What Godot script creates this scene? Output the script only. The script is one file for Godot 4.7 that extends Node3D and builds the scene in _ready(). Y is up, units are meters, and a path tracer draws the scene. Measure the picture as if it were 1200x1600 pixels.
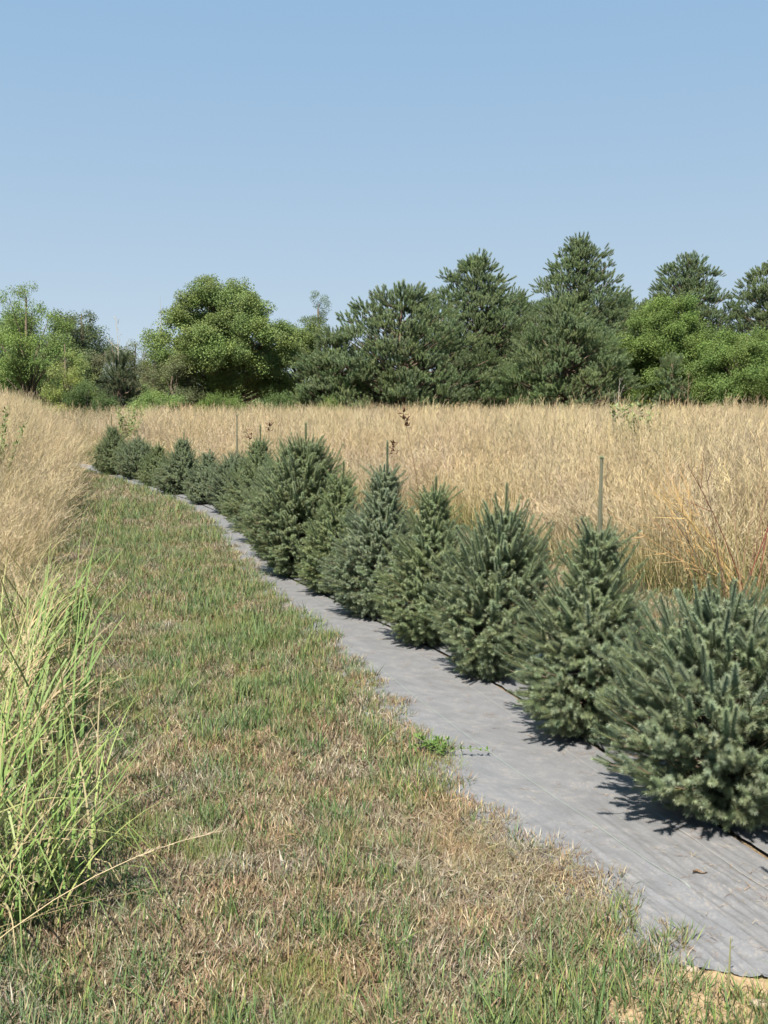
extends Node3D

var rng := RandomNumberGenerator.new()
var noise := FastNoiseLite.new()
var used := {}
var M := {}
var S := {}

# ---------------------------------------------------------------- helpers
class MB:
	var v := PackedVector3Array()
	var c := PackedColorArray()
	func tri(a: Vector3, b: Vector3, d: Vector3, col: Color) -> void:
		v.append(a); v.append(b); v.append(d)
		c.append(col); c.append(col); c.append(col)
	func ribbon(pts: PackedVector3Array, w0: float, w1: float, side: Vector3, c0: Color, c1: Color) -> void:
		var n := pts.size() - 1
		for i in n:
			var ta := float(i) / n
			var tb := float(i + 1) / n
			var wa := side * (lerpf(w0, w1, ta) * 0.5)
			var wb := side * (lerpf(w0, w1, tb) * 0.5)
			var ca := c0.lerp(c1, ta)
			var cb := c0.lerp(c1, tb)
			v.append(pts[i] - wa); v.append(pts[i] + wa); v.append(pts[i + 1] + wb)
			c.append(ca); c.append(ca); c.append(cb)
			if i < n - 1 or w1 > 0.0003:
				v.append(pts[i] - wa); v.append(pts[i + 1] + wb); v.append(pts[i + 1] - wb)
				c.append(ca); c.append(cb); c.append(cb)
	func tube(pts: PackedVector3Array, r0: float, r1: float, sides: int, c0: Color, c1: Color) -> void:
		var n := pts.size() - 1
		for i in n:
			var d := (pts[i + 1] - pts[i]).normalized()
			var s := d.cross(Vector3(0.31, 0.22, 0.93)).normalized()
			var u := s.cross(d)
			var ra := lerpf(r0, r1, float(i) / n)
			var rb := lerpf(r0, r1, float(i + 1) / n)
			var col := c0.lerp(c1, (i + 0.5) / n)
			for k in sides:
				var a := TAU * k / sides
				var b := TAU * (k + 1) / sides
				var da := s * cos(a) + u * sin(a)
				var db := s * cos(b) + u * sin(b)
				tri(pts[i] + da * ra, pts[i + 1] + da * rb, pts[i + 1] + db * rb, col)
				tri(pts[i] + da * ra, pts[i + 1] + db * rb, pts[i] + db * ra, col)
	func leaf(at: Vector3, dir: Vector3, side: Vector3, l: float, w: float, col: Color, fold := 0.25) -> void:
		# a pointed leaf folded along its midrib: four triangles
		var n := dir.cross(side).normalized()
		var tip := at + dir * l - n * (l * 0.12)
		var mid := at + dir * (l * 0.45)
		var a := mid + side * (w * 0.5) + n * (w * fold)
		var b := mid - side * (w * 0.5) + n * (w * fold)
		tri(at, mid, a, col); tri(mid, tip, a, col)
		tri(at, b, mid, col); tri(mid, b, tip, col)
	func mesh() -> ArrayMesh:
		var arr := []
		arr.resize(Mesh.ARRAY_MAX)
		arr[Mesh.ARRAY_VERTEX] = v
		arr[Mesh.ARRAY_COLOR] = c
		var m := ArrayMesh.new()
		m.add_surface_from_arrays(Mesh.PRIMITIVE_TRIANGLES, arr)
		return m

class Bag:
	# places and tints for one kind of copy
	var t: Array[Transform3D] = []
	var c := PackedColorArray()
	func put(x: Transform3D, col: Color) -> void:
		t.append(x); c.append(col)

func rf(a: float, b: float) -> float:
	return rng.randf_range(a, b)

func rdir() -> Vector3:
	var z := rf(-1, 1)
	var a := rf(0, TAU)
	var r := sqrt(1.0 - z * z)
	return Vector3(r * cos(a), z, r * sin(a))

func numbered(called: String) -> String:
	var n: int = used.get(called, 0)
	used[called] = n + 1
	return called if n == 0 else "%s_%03d" % [called, n]

func tag(o: Node, label: String, category: String, group := "", kind := "") -> void:
	if label != "": o.set_meta("label", label)
	if category != "": o.set_meta("category", category)
	if group != "": o.set_meta("group", group)
	if kind != "": o.set_meta("kind", kind)

func thing(called: String, at: Vector3, label: String, category: String, group := "") -> Node3D:
	var o := Node3D.new()
	o.name = numbered(called)
	add_child(o)
	o.position = at
	tag(o, label, category, group)
	return o

func part(called: String, m: Mesh, mat: Material, parent: Node, kind := "") -> MeshInstance3D:
	var o := MeshInstance3D.new()
	o.name = numbered(called) if parent == self else called
	o.mesh = m
	o.material_override = mat
	parent.add_child(o, true)
	if kind != "": o.set_meta("kind", kind)
	return o

func copies(called: String, m: Mesh, mat: Material, bag: Bag, parent: Node) -> MultiMeshInstance3D:
	var mm := MultiMesh.new()
	mm.transform_format = MultiMesh.TRANSFORM_3D
	mm.use_colors = true
	mm.mesh = m
	mm.instance_count = bag.t.size()
	for i in bag.t.size():
		mm.set_instance_transform(i, bag.t[i])
		mm.set_instance_color(i, bag.c[i])
	var o := MultiMeshInstance3D.new()
	o.name = numbered(called) if parent == self else called
	o.multimesh = mm
	o.material_override = mat
	parent.add_child(o, true)
	o.set_meta("kind", "stuff")
	return o

func along(dir: Vector3, spin: float) -> Basis:
	# a basis whose y axis runs along dir
	var y := dir.normalized()
	var x := y.cross(Vector3(0.123, 0.05, 0.99)).normalized()
	var z := x.cross(y)
	return Basis(x, y, z) * Basis(Vector3.UP, spin)

func table(pts: Array, d: float) -> float:
	if d <= pts[0][0]:
		return pts[0][1] + (d - pts[0][0]) * (pts[1][1] - pts[0][1]) / (pts[1][0] - pts[0][0])
	for i in range(1, pts.size()):
		if d <= pts[i][0]:
			return lerpf(pts[i - 1][1], pts[i][1], (d - pts[i - 1][0]) / (pts[i][0] - pts[i - 1][0]))
	return pts[-1][1]

func tint(c: Color, j: float) -> Color:
	var k := rf(1.0 - j, 1.0 + j)
	return Color(c.r * k * rf(0.94, 1.06), c.g * k, c.b * k * rf(0.9, 1.1))

# outlines of the place, as (distance, x) pairs
const ROW := [[2.75, 1.53], [3.7, 1.24], [4.67, 0.93], [5.73, 0.57], [6.56, 0.25], [7.42, -0.15], [8.31, -0.53], [9.2, -0.94], [10.26, -1.16], [11.48, -1.45], [12.83, -1.8], [14.5, -2.38], [15.9, -2.95], [17.7, -3.8], [19.5, -4.6], [21.1, -5.4], [22.6, -6.2], [25.5, -8.0], [30.0, -11.0]]
const EDGE := [[2.4, 0.9], [2.7, 0.84], [2.93, 0.80], [3.31, 0.68], [3.70, 0.44], [3.99, 0.31], [4.37, 0.27], [4.81, 0.13], [5.88, -0.17], [6.70, -0.36], [8.30, -0.93], [9.07, -1.13], [11.93, -1.95], [14.1, -2.53], [16.22, -3.35], [20.16, -5.2], [25.0, -7.7], [30.0, -11.5]]
const LEFT := [[2.0, -1.25], [2.75, -1.3], [3.36, -1.42], [5.23, -1.95], [9.24, -3.25], [14.0, -4.75], [21.9, -7.1], [26.0, -8.9]]
const FIELD := [[4.0, 4.9], [6.5, 3.8], [7.5, 3.25], [8.0, 2.5], [8.4, 2.15], [10.0, 1.75], [11.0, 1.6], [14.0, 0.3], [18.0, -1.9], [23.0, -4.6], [26.0, -7.0], [28.0, -10.0], [29.0, -40.0]]

func mat(col: Color, rough := 0.85, back := 0.0) -> StandardMaterial3D:
	var m := StandardMaterial3D.new()
	m.albedo_color = col
	m.vertex_color_use_as_albedo = true
	m.roughness = rough
	m.cull_mode = BaseMaterial3D.CULL_DISABLED
	if back > 0.0:
		m.backlight_enabled = true
		m.backlight = Color(back, back, back).linear_to_srgb()
	return m

func noise_tex(freq: float, stops: Array, seed_: int, size := 1024, octaves := 5) -> NoiseTexture2D:
	var n := FastNoiseLite.new()
	n.seed = seed_
	n.noise_type = FastNoiseLite.TYPE_SIMPLEX
	n.frequency = freq
	n.fractal_octaves = octaves
	n.fractal_gain = 0.62
	var g := Gradient.new()
	g.offsets = PackedFloat32Array(stops.map(func(s): return s[0]))
	g.colors = PackedColorArray(stops.map(func(s): return s[1].linear_to_srgb()))
	var t := NoiseTexture2D.new()
	t.width = size
	t.height = size
	t.seamless = true
	t.noise = n
	t.color_ramp = g
	return t

# ---------------------------------------------------------------- the scene
func _ready() -> void:
	rng.seed = 20240817
	noise.seed = 5
	noise.frequency = 1.0
	noise.fractal_octaves = 3
	# camera
	var cam := Camera3D.new()
	cam.name = "camera"
	cam.fov = 54.0
	cam.far = 900.0
	cam.near = 0.05
	add_child(cam)
	cam.position = Vector3(0, 1.6, 0)
	cam.rotation_degrees.x = -6.18
	# sky
	var env := Environment.new()
	var sky := Sky.new()
	var sm := ProceduralSkyMaterial.new()
	sm.sky_top_color = Color(0.303, 0.415, 0.519)
	sm.sky_horizon_color = Color(0.493, 0.533, 0.560)
	sm.sky_curve = 0.17
	sm.ground_bottom_color = Color(0.26, 0.24, 0.18)
	sm.ground_horizon_color = Color(0.493, 0.533, 0.560)
	sm.sun_angle_max = 1.0
	sky.sky_material = sm
	env.background_mode = Environment.BG_SKY
	env.sky = sky
	env.tonemap_mode = Environment.TONE_MAPPER_LINEAR
	env.tonemap_exposure = 3.0
	env.sdfgi_enabled = true
	env.ssao_enabled = true
	env.ssil_enabled = true
	var we := WorldEnvironment.new()
	we.name = "world_environment"
	we.environment = env
	add_child(we)
	# sun: high behind the camera
	var sun := DirectionalLight3D.new()
	sun.name = "sun"
	sun.light_energy = 1.5
	sun.light_color = Color(1.0, 0.96, 0.9)
	sun.light_angular_distance = 0.53
	sun.shadow_enabled = true
	add_child(sun)
	sun.rotation_degrees = Vector3(-55, -20, 0)

	materials()
	build_ground()
	build_fabric()
	build_path_grass()
	build_tall_grass()
	build_tree_line()
	build_spruces()
	build_weeds()
	build_small()

func materials() -> void:
	M.needle = mat(Color.WHITE, 0.65, 1.0)
	M.leaf = mat(Color.WHITE, 0.75, 0.6)
	M.grass = mat(Color.WHITE, 0.75, 0.4)
	M.straw = mat(Color.WHITE, 0.8, 0.35)
	M.bark = mat(Color.WHITE, 0.9)
	# ground: trodden thatch and soil
	var g := StandardMaterial3D.new()
	g.albedo_texture = noise_tex(0.05, [[0.2, Color(0.056, 0.037, 0.022)], [0.42, Color(0.093, 0.065, 0.038)], [0.6, Color(0.136, 0.102, 0.059)], [0.85, Color(0.174, 0.136, 0.084)]], 3)
	g.uv1_triplanar = true
	g.uv1_world_triplanar = true
	g.uv1_scale = Vector3(1.3, 1.3, 1.3)
	g.roughness = 1.0
	M.ground = g
	var s := StandardMaterial3D.new()
	s.albedo_texture = noise_tex(0.02, [[0.2, Color(0.174, 0.124, 0.068)], [0.5, Color(0.227, 0.164, 0.094)], [0.8, Color(0.266, 0.208, 0.130)]], 9)
	s.uv1_triplanar = true
	s.uv1_world_triplanar = true
	s.uv1_scale = Vector3(2.1, 2.1, 2.1)
	s.roughness = 1.0
	M.sand = s

func height_at(_x: float, _d: float) -> float:
	return 0.0

func build_ground() -> void:
	var pm := PlaneMesh.new()
	pm.size = Vector2(700, 700)
	var g := part("ground", pm, M.ground, self, "structure")
	g.position = Vector3(0, 0, -150)
	# bare sandy soil where the fabric is cut off
	var st := SurfaceTool.new()
	st.begin(Mesh.PRIMITIVE_TRIANGLES)
	var nx := 110
	var nz := 70
	for j in nz + 1:
		for i in nx + 1:
			var x := 0.45 + 1.9 * i / nx
			var d := 1.75 + 1.1 * j / nz
			var e := minf(minf(i, nx - i) / 14.0, minf(j, nz - j) / 12.0)
			var y := -0.03 + 0.04 * clampf(e, 0, 1) + 0.016 * noise.get_noise_2d(x * 5.0, d * 5.0) + 0.012 * absf(noise.get_noise_2d(x * 19.0, d * 19.0)) + 0.004 * noise.get_noise_2d(x * 60.0, d * 60.0)
			st.set_smooth_group(0)
			st.add_vertex(Vector3(x, y, -d))
	for j in nz:
		for i in nx:
			var a := j * (nx + 1) + i
			for k in [a, a + nx + 1, a + 1, a + 1, a + nx + 1, a + nx + 2]:
				st.add_index(k)
	st.generate_normals()
	part("soil", st.commit(), M.sand, self, "structure")

# ---------------------------------------------------------------- landscape fabric
func fabric_y(x: float, d: float, u: float) -> float:
	var n := noise
	var a := x - table(ROW, d)
	var y := 0.016
	y += 0.005 * n.get_noise_2d(a * 2.5 + 9.0, d * 1.1)
	y += 0.0022 * n.get_noise_2d(a * 2.0 + d * 3.0, d * 5.5 + 3.0)
	y += 0.0016 * n.get_noise_2d(a * 10.0, d * 13.0)
	var near := clampf((4.1 - d) / 1.2, 0.0, 1.0)
	y += near * 0.009 * pow(1.0 - absf(n.get_noise_2d(a * 7.5 + 0.35 * d, d * 0.55 + 31.0)), 5.0)
	y += near * 0.005 * pow(1.0 - absf(n.get_noise_2d(a * 15.0 - 0.3 * d, d * 0.7 + 71.0)), 5.0)
	# two lengthwise folds where the cloth was dragged, near its cut end
	for fold in [[-0.40, 0.03, 3.7], [-0.29, 0.022, 3.2], [-0.50, 0.016, 3.4]]:
		var w: float = a - fold[0] - 0.05 * sin(d * 2.3 + fold[0] * 20.0)
		var hh: float = fold[1] * smoothstep(fold[2], fold[2] - 0.8, d)
		y += hh * (exp(-absf(w) / 0.035) if w < 0.0 else exp(-w / 0.009))
	return y

func fabric_sheet(lo: float, hi: float, from_edge: bool, nu: int, nd: int) -> ArrayMesh:
	var st := SurfaceTool.new()
	st.begin(Mesh.PRIMITIVE_TRIANGLES)
	for j in nd + 1:
		for i in nu + 1:
			var u := float(i) / nu
			var d0 := 2.76 - 0.36 * u if from_edge else 2.42 - 0.3 * u
			d0 += 0.02 * noise.get_noise_1d(u * 6.0)
			var d := lerpf(d0, 29.0, pow(float(j) / nd, 2.1))
			var xl := (table(EDGE, d) if from_edge else table(ROW, d)) + lo
			var xr := table(ROW, d) + hi
			var x := lerpf(xl, xr, u)
			if not from_edge:
				x += 0.012 * noise.get_noise_1d(d * 7.0)
			st.set_smooth_group(0)
			st.set_uv(Vector2(x - table(ROW, d), d))
			var lie := smoothstep(-0.02, 0.22, x - xl) if from_edge else 1.0
			st.add_vertex(Vector3(x, lerpf(0.004, fabric_y(x, d, u), lie), -d))
	for j in nd:
		for i in nu:
			var a := j * (nu + 1) + i
			for k in [a, a + nu + 1, a + 1, a + 1, a + nu + 1, a + nu + 2]:
				st.add_index(k)
	st.generate_normals()
	return st.commit()

func build_fabric() -> void:
	# woven plastic: fine grid of tapes, grey with dust and soil stains
	var size := 1024
	var im := Image.create(size, size, false, Image.FORMAT_RGB8)
	var n1 := FastNoiseLite.new()
	n1.seed = 12
	n1.frequency = 0.008
	n1.fractal_octaves = 4
	var n2 := FastNoiseLite.new()
	n2.seed = 44
	n2.frequency = 0.05
	n2.fractal_octaves = 3
	for y in size:
		for x in size:
			# wrapped noise
			var ax := TAU * x / size
			var ay := TAU * y / size
			var p := Vector3(cos(ax), sin(ax), cos(ay)) * 160.0
			var q := sin(ay) * 160.0
			var a := n1.get_noise_3d(p.x + q * 0.7, p.y - q * 0.4, p.z + q)
			var b := n2.get_noise_3d(p.x * 2.0 + q, p.y * 2.0, p.z * 0.7 - q * 0.6)
			var weave := 0.016 * (((x / 2) + (y / 2)) % 2) + rng.randf() * 0.022
			weave += 0.03 * n2.get_noise_2d(x * 0.5, y * 9.0) + 0.008 * n2.get_noise_2d(x * 9.0, y * 0.4)
			var v := 0.115 + 0.024 * a + 0.014 * b + weave * 0.9
			var dust := clampf((b + a * 0.8 - 0.28) * 2.2, 0.0, 1.0) * 0.55
			var c := Color(v * 0.965, v, v * 1.07).lerp(Color(0.24, 0.205, 0.16), dust * 0.6)
			im.set_pixel(x, y, c.linear_to_srgb())
	var m := StandardMaterial3D.new()
	m.albedo_texture = ImageTexture.create_from_image(im)
	m.uv1_scale = Vector3(1.1, 1.1, 1)
	m.roughness = 0.5
	m.metallic_specular = 0.5
	M.fabric = m
	var thread := mat(Color.WHITE, 0.7)
	var f := thing("landscape_fabric", Vector3.ZERO, "long grey woven ground cloth between mown grass path and spruce row", "ground cloth", "")
	part("sheet", fabric_sheet(-0.16, -0.005, true, 130, 520), m, f)
	for spec in [[-0.165, false, Color(0.27, 0.28, 0.27)], [0.2, true, Color(0.24, 0.30, 0.27)]]:
		var mb := MB.new()
		var pts := PackedVector3Array()
		for k in 500:
			var d := lerpf(2.62, 27.0, pow(k / 499.0, 2.1))
			var x: float = (table(EDGE, d) if spec[1] else table(ROW, d)) + spec[0]
			if spec[1]:
				x = table(ROW, d) - lerpf(0.43, 0.54, smoothstep(2.8, 5.0, d))
			pts.append(Vector3(x, fabric_y(x, d, 0.0) + 0.003, -d))
		mb.ribbon(pts, 0.0024, 0.0024, Vector3(1, 0, 0), spec[2], spec[2])
		part("marker_thread", mb.mesh(), thread, f)
	# crumbs of soil, dry needles and bits of straw on the cloth
	rng.seed = 88
	var lit := [[litter(5, 0.012, [Color(0.2, 0.15, 0.09), Color(0.12, 0.08, 0.05)]), Bag.new()], [litter(3, 0.02, [Color(0.3, 0.26, 0.17), Color(0.24, 0.19, 0.12)]), Bag.new()]]
	for k in 700:
		var d := 2.7 + 12.0 * pow(rng.randf(), 1.8)
		var u := pow(rng.randf(), 1.5)
		if rng.randf() < 0.4: u = 1.0 - u * 0.4
		var x := lerpf(table(EDGE, d) + 0.03, table(ROW, d) - 0.06, u)
		var sc := rf(0.25, 0.75)
		lit[rng.randi() % 2][1].put(Transform3D(Basis(Vector3.UP, rf(0, TAU)).scaled(Vector3(sc, sc * 0.5, sc)), Vector3(x, fabric_y(x, d, 0.0) + 0.001, -d)), tint(Color.WHITE, 0.2))
	for k in lit:
		tag(copies("cloth_litter", k[0], M.straw, k[1], self), "bits of straw and soil scattered on the grey cloth", "litter", "", "stuff")
	var f2 := thing("landscape_fabric", Vector3.ZERO, "second grey woven ground cloth on the prairie side of the spruce row", "ground cloth", "")
	part("sheet", fabric_sheet(0.022, 0.75, false, 30, 300), m, f2)

# ---------------------------------------------------------------- grass
func blade_pts(base: Vector3, dir: Vector3, up: float, l: float, bend: float, n: int) -> PackedVector3Array:
	# a blade leaning towards dir and bending over
	var pts := PackedVector3Array()
	var p := base
	pts.append(p)
	var a := up
	for i in n:
		var h := dir * cos(a) + Vector3.UP * sin(a)
		p += h * (l / n)
		pts.append(p)
		a -= bend / n
	return pts

func tuft(n: int, r: float, l0: float, l1: float, w: float, lean: float, cols: Array, segs := 3, bend := 1.1) -> ArrayMesh:
	var mb := MB.new()
	for i in n:
		var a := rf(0, TAU)
		var dir := Vector3(cos(a), 0, sin(a))
		var q := rf(0, TAU)
		var b := Vector3(cos(q), 0, sin(q)) * r * sqrt(rng.randf())
		var side := Vector3(-dir.z, 0, dir.x).rotated(Vector3.UP, rf(-0.8, 0.8))
		var c: Color = cols[rng.randi() % cols.size()]
		c = tint(c, 0.2)
		var l := rf(l0, l1)
		mb.ribbon(blade_pts(b, dir, rf(PI / 2 - lean, PI / 2), l, rf(0.2, bend), segs), w * rf(0.7, 1.2), 0.0002, side, c, c.lerp(tint(c, 0.25), 0.7))
	return mb.mesh()

func litter(n: int, r: float, cols: Array) -> ArrayMesh:
	# cut dead blades lying about
	var mb := MB.new()
	for i in n:
		var a := rf(0, TAU)
		var dir := Vector3(cos(a), rf(-0.15, 0.35), sin(a))
		var b := Vector3(rf(-r, r), rf(0.002, 0.022), rf(-r, r))
		var c: Color = tint(cols[rng.randi() % cols.size()], 0.25)
		var l := rf(0.02, 0.07)
		var side := Vector3(-dir.z, rf(-0.5, 0.5), dir.x)
		mb.ribbon(PackedVector3Array([b, b + dir * l * 0.5 + Vector3(0, 0.006, 0), b + dir * l]), rf(0.0018, 0.0038), 0.0006, side, c, c)
	return mb.mesh()

const TAN := Color(0.223, 0.183, 0.105)
const PALE := Color(0.310, 0.273, 0.192)
const BROWN := Color(0.118, 0.081, 0.050)
const PINK := Color(0.180, 0.133, 0.093)
const GREEN := Color(0.062, 0.108, 0.030)
const GREY_GREEN := Color(0.098, 0.142, 0.062)
const LIME := Color(0.145, 0.19, 0.055)

func build_path_grass() -> void:
	var dead := [TAN, PALE, BROWN, PINK, PINK, TAN, BROWN, GREY_GREEN]
	var green := [GREEN, GREY_GREEN, GREY_GREEN, GREEN, LIME, TAN]
	var fine := [TAN, PALE, TAN, LIME, PALE, PINK]
	var kinds := []
	for k in 3:
		kinds.append([tuft(24, 0.045, 0.02, 0.062, 0.006, 1.05, dead), Bag.new(), "dead"])
	for k in 3:
		kinds.append([tuft(15, 0.035, 0.035, 0.095, 0.0055, 0.7, green, 3, 0.9), Bag.new(), "green"])
	for k in 2:
		kinds.append([tuft(40, 0.05, 0.02, 0.06, 0.0022, 0.8, fine), Bag.new(), "fine"])
	for k in 2:
		kinds.append([litter(34, 0.06, [TAN, PALE, PALE, PINK, BROWN]), Bag.new(), "litter"])
	for k in 2:
		kinds.append([tuft(36, 0.05, 0.025, 0.06, 0.0026, 0.7, [LIME, LIME, Color(0.112, 0.145, 0.046), TAN]), Bag.new(), "turf"])
	for k in 2:
		kinds.append([tuft(6, 0.03, 0.08, 0.19, 0.006, 0.7, [GREEN, GREY_GREEN, LIME], 4, 1.4), Bag.new(), "tall"])
	var zones := [[1.7, 4.2, 1250.0, 1.0], [4.2, 7.5, 820.0, 1.05], [7.5, 13.0, 420.0, 1.25], [13.0, 28.0, 170.0, 1.7]]
	for z in zones:
		var lo := -0.46 * float(z[1]) - 0.9
		var hi := 0.46 * float(z[1]) + 0.9
		var count := int((hi - lo) * (z[1] - z[0]) * z[2])
		for i in count:
			var d := rf(z[0], z[1])
			var x := rf(lo, hi)
			if absf(x) > 0.44 * d + 0.8:
				continue
			var e := table(EDGE, d) + 0.03 + 0.10 * noise.get_noise_2d(d * 2.6, 3.0) + 0.09 * noise.get_noise_2d(d * 9.0, 8.0)
			if d < 2.74:
				e = maxf(e, 0.8 + (2.74 - d) * 1.4) + 0.12 * noise.get_noise_2d(d * 7.0, 4.0)
			var r := table(ROW, d)
			var on_path := x < e and x > table(LEFT, d) - 0.6
			var strip := x > r + 0.72 and x < table(FIELD, d) + 0.5 and d > 4.0
			if not on_path and not strip:
				continue
			var g := 0.21 + 0.6 * noise.get_noise_2d(x * 0.9, d * 0.7) + 0.6 * noise.get_noise_2d(x * 4.1 + 7, d * 3.6)
			var dry := 0.0
			if on_path:
				var in_ := e - x
				if d > 4.8 and d < 16.0:
					g += 0.42 * exp(-pow((in_ - 0.25 - 0.08 * d) / (0.2 + 0.06 * d), 2.0))
				g += 0.34 * clampf((3.05 - d) / 0.4, 0, 1) + 0.22 * exp(-in_ / 0.25) * clampf((d - 4.0) / 0.6, 0, 1)
				dry = exp(-pow((d - 3.35) / 0.4, 2.0)) * exp(-pow((in_ - 0.3) / 0.34, 2.0)) * 1.1
				g -= dry * 0.5
				g -= 0.2 * exp(-pow((x - table(LEFT, d)) / 0.7, 2.0)) * clampf((d - 5.0) / 3.0, 0, 1)
			else:
				g = 0.2
				dry = 0.5
			var pick := rng.randf()
			var k := 0
			if rng.randf() < dry * 0.85:
				k = 6 + rng.randi() % 2 if pick < 0.75 else 8 + rng.randi() % 2
			elif pick < g:
				k = 3 + rng.randi() % 3
				if rng.randf() < 0.07:
					k = 12 + rng.randi() % 2
			elif pick < 0.86:
				k = rng.randi() % 3
			elif pick < 0.93:
				k = 6 + rng.randi() % 2
			else:
				k = 8 + rng.randi() % 2
			if on_path and rng.randf() < 0.9 * smoothstep(0.35, 0.62, noise.get_noise_2d(x * 1.1 + 31.0, d * 1.3 + 12.0) + 0.45 * exp(-pow((d - 2.72) / 0.16, 2.0) - pow((x + 0.15) / 0.22, 2.0))):
				k = 10 + rng.randi() % 2
			var s: float = z[3] * rf(0.75, 1.25)
			var b := Basis(Vector3.UP, rf(0, TAU)).scaled(Vector3(s, s * rf(0.7, 1.15), s))
			var w := 1.6 * noise.get_noise_2d(x * 2.2 - 20, d * 2.2)
			kinds[k][1].put(Transform3D(b, Vector3(x, 0, -d)), tint(Color(1.0 + 0.1 * w, 1.0, 1.0 - 0.12 * w), 0.14))
	for k in kinds:
		var o := copies({"dead": "dead_grass", "green": "green_grass", "fine": "fine_grass", "litter": "grass_litter", "tall": "coarse_grass", "turf": "lime_turf"}[k[2]], k[0], M.grass, k[1], self)
		tag(o, {"dead": "short dry brown grass on the mown path", "green": "short green grass on the mown path", "fine": "fine straw coloured turf on the path", "litter": "cut dead blades lying on the mown path", "tall": "longer coarse green blades in the mown path", "turf": "patches of fine yellow green turf on the path"}[k[2]], "grass", "mown path grass", "stuff")

func prairie_tussock(h: float, stems: int, leaves: int, cols: Array, lcols: Array, lean: float, w := 0.0036) -> ArrayMesh:
	var mb := MB.new()
	for i in stems:
		var a := rf(0, TAU)
		var dir := Vector3(cos(a), 0, sin(a))
		var b := Vector3(rf(-0.12, 0.12), 0, rf(-0.12, 0.12))
		var c: Color = tint(cols[rng.randi() % cols.size()], 0.18)
		var l := h * rf(0.72, 1.08)
		var pts := blade_pts(b, dir, PI / 2 - rf(0.0, lean), l, rf(0.0, 0.45), 4)
		var side := Vector3(-dir.z, 0, dir.x).rotated(Vector3.UP, rf(-1.2, 1.2))
		mb.ribbon(pts, w, w * 0.5, side, c.lerp(Color(0.347, 0.267, 0.118), 0.45), c.lerp(Color(0.279, 0.223, 0.161), 0.35))
		# open seed head: short side branches with small spikelets
		var tip := pts[4]
		var ax := (pts[4] - pts[3]).normalized()
		var hc: Color = tint(cols[rng.randi() % cols.size()], 0.2).lerp(Color(0.273, 0.205, 0.155), 0.3)
		for j in 7:
			var q := tip - ax * (0.26 * j / 7.0)
			var o := (rdir() * 0.6 + ax).normalized()
			var e := q + o * rf(0.03, 0.09)
			mb.ribbon(PackedVector3Array([q, e]), w * 0.9, w * 0.9, o.cross(Vector3(0.3, 0.1, 0.9)).normalized(), hc, hc)
	for i in leaves:
		var a := rf(0, TAU)
		var dir := Vector3(cos(a), 0, sin(a))
		var b := Vector3(rf(-0.13, 0.13), 0, rf(-0.13, 0.13))
		var c: Color = tint(lcols[rng.randi() % lcols.size()], 0.2)
		var side := Vector3(-dir.z, 0, dir.x).rotated(Vector3.UP, rf(-0.7, 0.7))
		mb.ribbon(blade_pts(b, dir, PI / 2 - rf(0.0, 0.5), h * rf(0.3, 0.75), rf(0.2, 1.6), 4), w * 1.7, 0.0002, side, c, tint(c, 0.15))
	return mb.mesh()

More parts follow.
